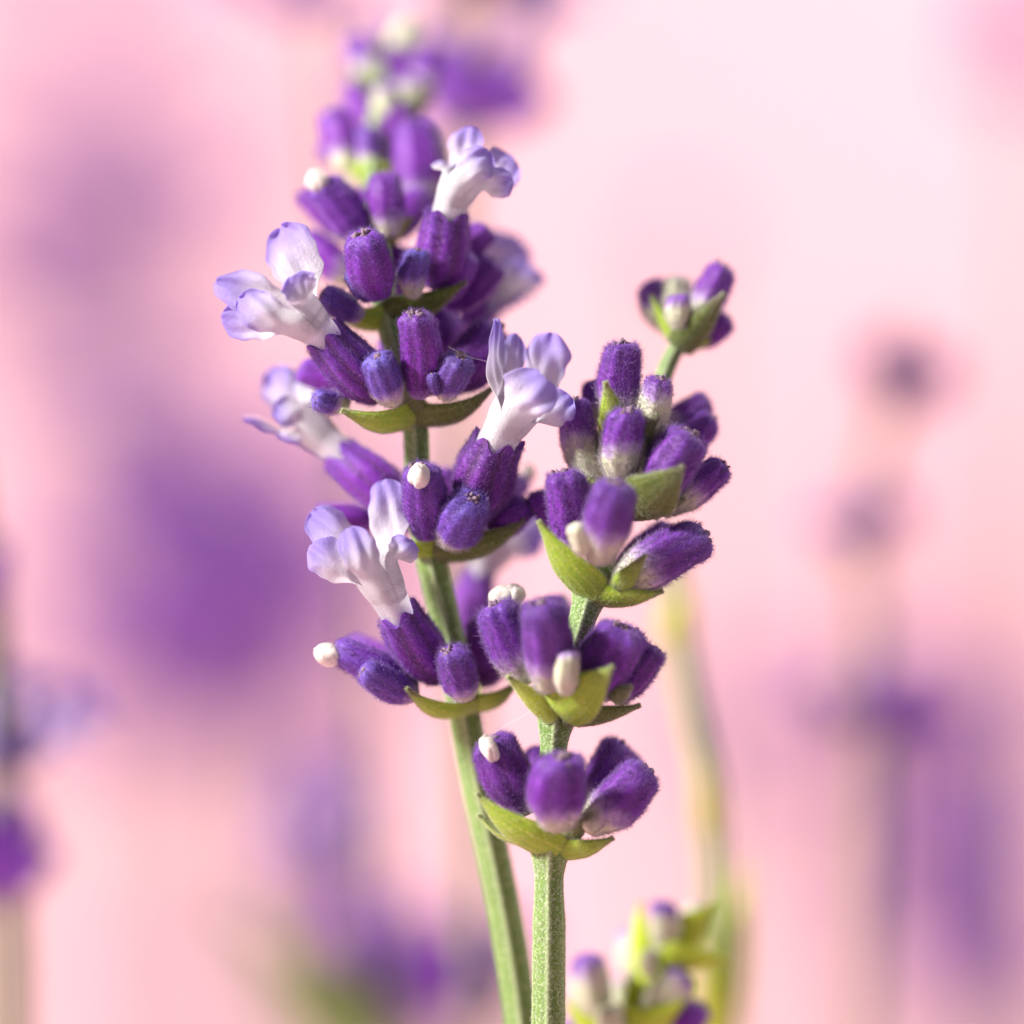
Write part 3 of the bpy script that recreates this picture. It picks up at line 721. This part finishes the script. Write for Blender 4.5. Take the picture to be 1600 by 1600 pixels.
# tier 3
K((900, 868), (878, 736), 74, 0.2, -0.6, 'bud', 0.12, 0.05, 'hi', hl=1.1)
K((932, 880), (962, 754), 78, -3.2, -5.8, 'bud', 0.44, 0.2, 'hi')
K((914, 868), (896, 820), 38, -4, -5.2, 'pale', 1.1, 0.0, 'mid', hl=0.4)
K((958, 925), (1104, 836), 80, -0.4, 0.2, 'bud', 0.40, 0.3, 'hi', hl=1.1)
K((950, 905), (1050, 826), 56, 3, 4.6, 'bud', 0.25, 0.0, 'mid', hl=1.3)
K((866, 842), (838, 768), 44, 4, 4.4, 'bud', 0.10, 0.0, 'mid')
bract(B, (926, 938), (850, 808), 78, -0.6, -1.6, N=(-0.55, -0.75, -0.45), bend=0.12, curl=-0.10, dry=0.08, cup=0.6)
bract(B, (928, 940), (1032, 912), 60, -0.4, -0.4, N=(0.3, -0.6, -0.9), bend=0.16, dry=0.12)
bract(B, (964, 922), (1008, 868), 34, -1.4, -2.4, N=(0.2, -0.95, -0.1), bend=0.02, dry=0.6, cup=0.25, curl=0.0)
# tier 4
K((936, 772), (896, 626), 64, 1.6, 1.6, 'bud', 0.62, 0.0, 'hi', hl=0.8)
K((972, 762), (982, 640), 64, 0.0, -1.8, 'bud', 0.56, 0.0, 'hi', hl=1.2)
K((1010, 778), (1082, 678), 84, -0.8, -1.4, 'bud', 0.14, 0.1, 'hi', hl=1.1)
K((1030, 800), (1134, 728), 56, 1.0, 1.6, 'bud', 0.50, 0.05, 'hi')
K((1020, 720), (1116, 655), 54, 4.6, 5.6, 'bud', 0.45, 0.0, 'mid')
K((1010, 690), (1106, 625), 54, 6, 7.4, 'bud', 0.40, 0.0, 'mid')
bract(B, (996, 796), (1068, 728), 88, -1.6, -4.2, N=(0.1, -1, -0.2), bend=0.06, dry=0.10, cup=0.35, curl=0.0, mat=M_OLIVE)
bract(B, (978, 808), (1066, 770), 66, 0.2, -0.2, N=(0.3, -0.6, -0.9), bend=0.16, dry=0.2, mat=M_OLIVE)
bract(B, (968, 806), (925, 745), 50, 1, 1.2, N=(-0.4, -0.8, -0.4), mat=M_LIME, q='mid')
# tier 5
K((972, 668), (972, 536), 68, 1.8, 0.6, 'bud', 0.36, 0.05, 'hi', hl=1.25)
K((1004, 696), (1032, 590), 54, 1.2, -0.4, 'bud', 0.82, 0.0, 'hi', hl=1.0)
K((948, 668), (926, 594), 44, 4, 4.4, 'pale', 0.5, 0.0, 'mid')
bract(B, (970, 712), (948, 592), 62, 1.0, -0.8, N=(-0.15, -0.95, -0.2), bend=0.06, dry=0.45, cup=0.6)
bract(B, (1000, 700), (1026, 645), 36, 0.0, -0.8, N=(0.3, -0.95, -0.2), bend=0.04, dry=0.6, mat=M_OLIVE)
bract(B, (985, 712), (1030, 668), 50, 1.0, 0.4, N=(0.3, -0.8, -0.4), mat=M_OLIVE, dry=0.3)
# tip
K((1078, 508), (1134, 416), 56, 8.4, 8.0, 'bud', 0.46, 0.0, 'mid')
K((1050, 522), (1014, 440), 52, 9.5, 10.5, 'pale', 0.62, 0.0, 'mid')
K((1058, 522), (1056, 432), 48, 8.6, 9.2, 'pale', 1.1, 0.0, 'mid')
K((1066, 520), (1060, 462), 44, 6.6, 5.8, 'pale', 0.85, 0.0, 'mid')
K((1078, 536), (1140, 498), 46, 8.4, 8.4, 'bud', 0.20, 0.0, 'mid')
bract(B, (1064, 548), (1128, 454), 58, 6.6, 5.6, N=(0.25, -0.9, -0.3), bend=0.08, dry=0.75, cup=0.6, mat=M_OLIVE)
bract(B, (1060, 546), (1026, 462), 32, 7.4, 8.4, N=(-0.7, -0.7, -0.2), bend=0.10, dry=0.15, q='mid')
bract(B, (1062, 546), (1110, 528), 46, 7.4, 7.6, N=(0.2, -0.7, -0.8), bend=0.1, q='mid')

# ------------------------------------------------------------------ spike C: young lime green spike
xc = P(985, 1800, 17)[0]
C_ = thing('lavender_spike', 'short young lavender spike with lime green bracts and pale buds', 'lavender', (xc, 17, 0))
stem(C_, [[xc, 17, 0, 1.0], [xc, 17, 60, 1.0]] + stem_rows([(982, 1720, 17, 42), (985, 1640, 17, 40), (1000, 1570, 17, 36), (1022, 1510, 17.5, 30), (1045, 1455, 18, 24), (1055, 1430, 18, 16)]), hair=1500, hair_z=130)
K = lambda *a, **k: make_calyx(C_, *a, **k)[0]
K((942, 1605), (914, 1492), 66, 15, 13.5, 'pale', 0.86, 0.1, 'lo')
K((1002, 1550), (982, 1452), 52, 18.5, 19, 'pale', 0.92, 0.0, 'lo')
K((1032, 1490), (1036, 1408), 50, 16, 15.5, 'pale', 0.80, 0.4, 'lo')
K((1066, 1470), (1092, 1414), 42, 17, 17.5, 'pale', 1.0, 0.6, 'lo')
K((1004, 1594), (1070, 1518), 64, 15, 14, 'pale', 0.92, 0.0, 'lo')
K((1036, 1645), (1092, 1566), 64, 15, 15, 'bud', 0.25, 0.0, 'lo')
K((905, 1680), (895, 1590), 44, 19, 19, 'bud', 0.1, 0.0, 'lo')
K((1016, 1530), (1014, 1484), 28, 14.5, 14, 'pale', 1.2, 0.0, 'lo')
K((966, 1640), (952, 1572), 48, 13.5, 12.5, 'pale', 1.2, 0.0, 'lo')
K((985, 1600), (962, 1530), 46, 18, 18.5, 'pale', 1.0, 0.0, 'lo')
K((1020, 1560), (1045, 1500), 40, 17, 17, 'pale', 1.1, 0.0, 'lo')
bract(C_, (1008, 1540), (1010, 1408), 58, 16.6, 17, N=(-0.6, -0.8, -0.1), mat=M_LIME, q='lo', dry=0.02)
bract(C_, (1036, 1502), (1138, 1486), 62, 15.5, 15, N=(0.1, -0.8, -0.6), mat=M_LIME, q='lo', dry=0.02)
bract(C_, (1052, 1484), (1112, 1406), 72, 16.5, 17, N=(0.2, -0.95, -0.2), mat=M_LIME, q='lo', dry=0.02)
bract(C_, (972, 1632), (1066, 1556), 84, 14, 13.5, N=(0.1, -0.8, -0.5), mat=M_LIME, q='lo', dry=0.02)
bract(C_, (958, 1650), (890, 1556), 64, 15, 14.5, N=(-0.5, -0.8, -0.3), mat=M_LIME, q='lo', dry=0.02)
bract(C_, (1000, 1590), (988, 1515), 52, 16, 15.5, N=(0, -0.9, -0.3), mat=M_LIME, q='lo', dry=0.02)
bract(C_, (1010, 1545), (1062, 1512), 46, 16, 15.5, N=(0.2, -0.9, -0.3), mat=M_LIME, q='lo', dry=0.02)

# ------------------------------------------------------------------ soft spikes farther back
def whorl_mesh(g, c, ax, size, rng, n=7, pale=0.1, blue=0.0, flowers=0, green=0.0):
    """one ring of calyces, two bracts and some corollas about the point c"""
    ax, e1, e2 = frame(np.asarray(ax, float))
    a0 = rng.uniform(0, 6.28)
    for k in range(n):
        an = a0 + k * 2 * math.pi / n + rng.normal() * 0.2
        rd = e1 * math.cos(an) + e2 * math.sin(an)
        el = rng.uniform(0.45, 1.1)
        d = rd * math.cos(el) + ax * math.sin(el)
        L = size * rng.uniform(0.8, 1.1); W = L * rng.uniform(0.42, 0.52)
        b = c + rd * size * 0.12
        s = CalyxShape(b, b + d * L, W, 0.04, k < flowers, rng)
        tg, hg = np.meshgrid(np.linspace(0, 1, 9), np.linspace(0, 2 * math.pi, 12, endpoint=False), indexing='ij')
        g.add(s.pos(tg, hg), grid_quads(12, 9, True), None, 0, along=tg, pale=pale + rng.normal() * 0.08, blue=blue, groove=0.2)
        if k < flowers:
            tip = b + d * L
            r = W * 0.36 * (1 + 0.9 * tg)
            V = tip - d * L * 0.1 + (tg * L * 0.9)[..., None] * d + (r * np.cos(hg))[..., None] * s.e1 + (r * np.sin(hg))[..., None] * s.e2
            g.add(V, grid_quads(12, 9, True), None, 2, along=tg * 0.5, across=0, edge=0)
            for q in range(5):
                a = q * 1.2566
                o = s.e1 * math.cos(a) + s.e2 * math.sin(a)
                p, u, v, *_ = sheet(g, tip + d * L * 0.65 + o * W * 0.5, tip + d * L * 1.0 + o * W * 1.5, W * 1.0, d, petal_prof, 0.2, 0.2, 0.05, 0.1, 0.03, rng, 7, 8)
                g.add(p, grid_quads(7, 8), None, 2, along=0.4 + 0.6 * v, across=u, edge=v)
    for k in range(2):
        an = a0 + 0.4 + k * math.pi
        rd = e1 * math.cos(an) + e2 * math.sin(an)
        p, u, v, *_ = sheet(g, c - ax * size * 0.12, c + rd * size * 0.62 + ax * size * 0.25, size * 0.75, rd * 0.5 - ax, bract_prof, 0.6, 0.3, 0.15, -0.1, 0.02, rng, 9, 10)
        g.add(p, grid_quads(9, 10), None, 1, along=v, across=u, dry=v * 0.4, hair=0)

def far_spike(label, d, path, whorls, stem_w=1.7, leafmat=None, stemmat=None, group='soft lavender spikes standing farther back', leaf=()):
    """path: (px, py) from top to bottom of the frame; whorls: (px, py, size mm, n, pale, blue, flowers)"""
    pts = [P(x, y, d) for x, y in path]
    bot = pts[-1].copy()
    dirv = nrm(pts[-1] - pts[-2]); k = min(0.4, abs(dirv[0] / min(dirv[2], -0.2)))
    foot = np.array([bot[0] + np.sign(dirv[0]) * k * bot[2] * 0.5, d, 0])
    rows = [[*foot, stem_w * 0.55]] + [[*((foot + bot) / 2), stem_w * 0.53]] + [[*p, stem_w * 0.5] for p in pts[::-1]]
    rows[-1][3] *= 0.5
    T = thing('lavender_spike', label, 'lavender', foot, group)
    stem(T, rows, 0, 60, nu=16, mat=stemmat or M_FAR)
    rng = np.random.default_rng(int(RNG.integers(1 << 30)))
    S = spline(rows, 200)
    for (x, y, size, n, pale, blue, fl, *m) in whorls:
        c = P(x, y, d)
        i = np.argmin(np.abs(S[:, 2] - c[2])); i = min(max(i, 1), 198)
        ax = nrm(S[i + 1, :3] - S[i - 1, :3])
        g = Geo(); whorl_mesh(g, c, ax, size, rng, n, pale, blue, fl)
        g.build('whorl', [M_CAL, m[0] if m else M_OLIVE, M_FARPETAL], T, c)
    for (bx, by, tx, ty, wpx, dt) in leaf:
        bract(T, (bx, by), (tx, ty), wpx, d, d + dt, N=(0.1, -0.9, -0.3), mat=leafmat or M_LIME, q='none', dry=0, name='leaf')
    return T

# behind the tall spike's tip: violet head with pale flowers
far_spike('blurred lavender spike directly behind the tip of the tall flowering spike', 75, [(745, -260), (735, -60), (725, 150), (716, 500), (716, 700), (735, 1200), (745, 1650)],
    [(748, 200, 7.2, 9, 0.0, 0.3, 1), (742, 150, 6.0, 7, 0.0, 0.3, 1), (738, -10, 6.5, 7, 0.1, 0.2, 1), (735, -160, 6.0, 6, 0.1, 0.1, 0)], 1.9)
far_spike('faint lavender spike whose violet lower tier peeks over the tall spike', 105, [(470, -300), (480, -100), (490, 0), (520, 300), (560, 800), (600, 1650)],
    [(498, 10, 5.5, 6, 0.1, 0.4, 2), (488, -120, 6, 6, 0.1, 0.1, 0)], 1.0)
# big soft violet head beside the flowering spike
far_spike('broad heavily blurred violet lavender head beside the open flowers', 350, [(160, 540), (195, 640), (240, 760), (290, 900), (320, 1060), (340, 1250), (350, 1680)],
    [(165, 600, 9, 7, 0.6, 0.0, 0), (200, 690, 11, 6, 0.3, 0.2, 0), (235, 790, 13, 6, 0.1, 0.3, 0), (250, 890, 13, 5, 0.2, 0.2, 0), (280, 990, 13, 5, 0.2, 0.2, 0), (315, 1100, 13, 7, 0.0, 0.0, 0)], 1.9)
far_spike('heavily blurred violet lavender head overlapping the broad one, touching the lowest open flower', 420, [(360, 640), (400, 780), (430, 900), (450, 1050), (460, 1300), (470, 1680)],
    [(360, 680, 11, 4, 0.1, 0.2, 0), (410, 800, 13, 6, 0.0, 0.3, 0), (460, 880, 13, 6, 0.0, 0.2, 0), (440, 1000, 13, 5, 0.0, 0.1, 0), (430, 1110, 12, 6, 0.0, 0.0, 0)], 1.8)
far_spike('hazy violet lavender head hidden deep behind the broad blurred one', 470, [(490, 720), (510, 800), (520, 900), (525, 1050), (530, 1300), (535, 1680)],
    [(500, 790, 13, 5, 0.0, 0.2, 0), (560, 890, 14, 6, 0.0, 0.2, 0), (550, 1010, 13, 5, 0.0, 0.1, 0)], 1.6)
far_spike('thin faint lavender spike rising above the broad blurred violet head', 490, [(100, -200), (130, 50), (160, 300), (190, 520), (200, 800), (205, 1680)],
    [(115, -60, 11, 4, 0.1, 0.0, 0), (130, 40, 11, 4, 0.3, 0.0, 0), (140, 150, 10, 3, 0.3, 0.1, 0), (150, 290, 12, 4, 0.2, 0.1, 0), (165, 400, 12, 4, 0.2, 0.1, 0), (180, 500, 12, 4, 0.1, 0.1, 0)], 1.6)
far_spike('thin faint mauve lavender spike beside the one above the broad violet head', 495, [(290, 150), (300, 300), (310, 450), (320, 700), (330, 1680)],
    [(270, 230, 12, 3, 0.2, 0.1, 0), (340, 270, 12, 3, 0.2, 0.1, 0), (320, 400, 12, 3, 0.2, 0.1, 0)], 1.6)
far_spike('hazy mauve lavender spike on the outer side of the broad blurred violet head', 495, [(30, 250), (40, 400), (60, 600), (70, 900), (80, 1680)],
    [(30, 330, 13, 4, 0.2, 0.1, 0), (50, 450, 13, 4, 0.2, 0.1, 0), (60, 560, 13, 3, 0.2, 0.1, 0), (60, 1010, 13, 4, 0.1, 0.1, 0), (150, 1090, 13, 5, 0.1, 0.1, 0)], 1.6)
# left edge
far_spike('dark lavender spike with pale blue flowers, cut by the frame edge', 62, [(-60, 620), (-50, 800), (-30, 900), (-15, 1100), (5, 1330), (14, 1480), (14, 1680)],
    [(-58, 940, 5.6, 7, -0.1, 0.2, 0), (28, 1200, 4.4, 6, 0.3, 0.8, 6), (-8, 1350, 6.2, 9, -0.1, 0.0, 0), (0, 1400, 6.0, 9, -0.1, 0.0, 0)], 2.6)
# lower left
far_spike('pale violet blurred lavender head standing alone before the pink paper', 150, [(510, 1200), (515, 1300), (520, 1420), (530, 1680)],
    [(525, 1255, 6.5, 6, 0.0, 0.2, 0), (518, 1330, 7, 6, 0.0, 0.3, 0), (505, 1410, 7.5, 6, 0.1, 0.4, 1)], 1.6)
far_spike('low dark violet lavender head with grey green leaves, beside the alone standing one', 120, [(640, 1420), (640, 1500), (645, 1580), (650, 1680)],
    [(600, 1560, 7.5, 8, 0.1, 0.0, 0), (625, 1510, 7.0, 8, 0.0, 0.0, 0), (650, 1600, 8, 9, 0.1, 0.0, 0)], 1.8, leafmat=M_OLIVE, leaf=[(600, 1640, 330, 1370, 60, 10), (610, 1640, 460, 1420, 60, -6), (560, 1680, 420, 1500, 70, 14), (680, 1680, 560, 1480, 60, -10)])
far_spike('low violet lavender head half hidden by the green stem of the tall spike', 105, [(750, 1410), (752, 1500), (755, 1580), (757, 1680)],
    [(752, 1520, 6.0, 8, -0.05, 0.1, 0), (748, 1600, 6.5, 7, 0.2, 0.0, 0)], 1.8)
# green stem between the budded spike and the far right one
far_spike('blurred leafy green stalk without flowers just behind the budded spike', 48, [(1040, 820), (1050, 920), (1075, 1080), (1108, 1240), (1118, 1400), (1122, 1680)],
    [], 1.7, stemmat=M_STEM, leaf=[(1052, 1010, 1070, 905, 54, -3), (1112, 1310, 1096, 1170, 46, -3), (1120, 1640, 1150, 1350, 70, 6), (1116, 1660, 1090, 1420, 60, -5)])
# far right
far_spike('slender lavender spike with three well separated soft tiers', 98, [(1415, 500), (1405, 580), (1375, 700), (1345, 830), (1358, 960), (1362, 1120), (1358, 1400), (1345, 1680)],
    [(1402, 630, 6.2, 9, 0.55, 0.1, 0), (1338, 862, 5.8, 9, 0.55, 0.2, 0), (1395, 1150, 6.8, 5, 0.15, 0.3, 0), (1300, 1110, 4.6, 4, 0.6, 0.2, 0)], 1.5)
far_spike('very faint violet lavender spike behind the slender three tiered one', 300, [(1450, 950), (1460, 1100), (1480, 1300), (1500, 1500), (1510, 1680)],
    [(1450, 1110, 9, 8, 0.05, 0.2, 0), (1470, 1220, 9, 8, 0.1, 0.1, 0), (1490, 1340, 9, 7, 0.1, 0.1, 0), (1500, 1440, 10, 8, 0.1, 0.3, 0)], 1.8)
far_spike('dusky lavender spike with its head low, behind the slender three tiered one', 290, [(1575, 1250), (1580, 1400), (1585, 1530), (1590, 1680)],
    [(1560, 1430, 8, 6, 0.3, 0.2, 0), (1585, 1520, 9, 7, 0.2, 0.0, 0), (1600, 1600, 9, 8, 0.3, 0.0, 0)], 1.8)
far_spike('hazy mauve lavender spike behind the dusky low headed one', 400, [(1540, 1000), (1550, 1200), (1560, 1400), (1560, 1680)],
    [(1540, 1180, 9, 8, 0.1, 0.2, 0), (1550, 1300, 10, 8, 0.1, 0.2, 0), (1480, 1480, 11, 8, 0.1, 0.2, 0), (1560, 1450, 11, 9, 0.1, 0.2, 0)], 1.8)
far_spike('faint pinkish violet lavender spike between the leafy stalk and the slender spike', 340, [(1190, 1020), (1195, 1150), (1200, 1300), (1205, 1680)],
    [(1192, 1120, 9, 7, 0.1, 0.2, 0), (1198, 1220, 9, 7, 0.1, 0.1, 0)], 1.6)
far_spike('faint lavender spike tip over the loose tip of the budded spike', 290, [(1060, 330), (1062, 420), (1066, 700), (1070, 1680)],
    [(1062, 390, 6, 5, 0.4, 0.0, 0)], 1.5)
far_spike('very faint violet lavender spike high at the frame edge before bright paper', 260, [(1620, -100), (1625, 120), (1630, 500), (1635, 1680)],
    [(1622, 130, 8, 6, 0.1, 0.2, 0), (1620, 40, 7, 6, 0.1, 0.2, 0)], 1.5)

far_spike('faint mauve lavender spike low between the leafy stalk and the dusky spike', 480, [(1420, 1250), (1425, 1350), (1430, 1500), (1432, 1680)],
    [(1420, 1330, 13, 4, 0.2, 0.1, 0), (1450, 1430, 13, 4, 0.2, 0.1, 0), (1440, 1540, 14, 5, 0.2, 0.1, 0), (1560, 1250, 13, 4, 0.2, 0.1, 0)], 1.6)
far_spike('faint mauve lavender spike low behind the pale violet head that stands alone', 480, [(330, 1150), (335, 1300), (340, 1450), (345, 1680)],
    [(300, 1190, 13, 4, 0.2, 0.1, 0), (250, 1150, 13, 4, 0.2, 0.1, 0), (420, 1180, 13, 4, 0.2, 0.1, 0), (340, 1580, 13, 5, 0.2, 0.1, 0)], 1.4)

# ------------------------------------------------------------------ silk threads
def silk(label, pts, r=0.012):
    g = Geo(); S = spline([[*P(*p), r] for p in pts], 30)
    T = nrm(np.gradient(S[:, :3], axis=0)); a = nrm(np.cross(T, [0.3, 1, 0.2])); b = np.cross(T, a)
    th = np.arange(5) * 1.2566
    V = S[:, None, :3] + r * (np.cos(th)[None, :, None] * a[:, None] + np.sin(th)[None, :, None] * b[:, None])
    g.add(V, grid_quads(5, 30, True))
    o = g.build('silk_thread', [M_SILK], None, S[0, :3]); o['label'] = label; o['category'] = 'thread'; o['group'] = 'silk threads'
silk('fine silk thread strung from the middle calyx to the open flower', [(700, 541, -0.6), (728, 556, 0.0), (768, 568, 0.6), (800, 590, 0.4)])
silk('fine silk thread hanging between the two main spikes', [(838, 1106, -0.8), (812, 1122, -0.2), (780, 1140, 0.4), (752, 1160, 1.4)])

for o in sc.objects:
    if '_o' in o: del o['_o']
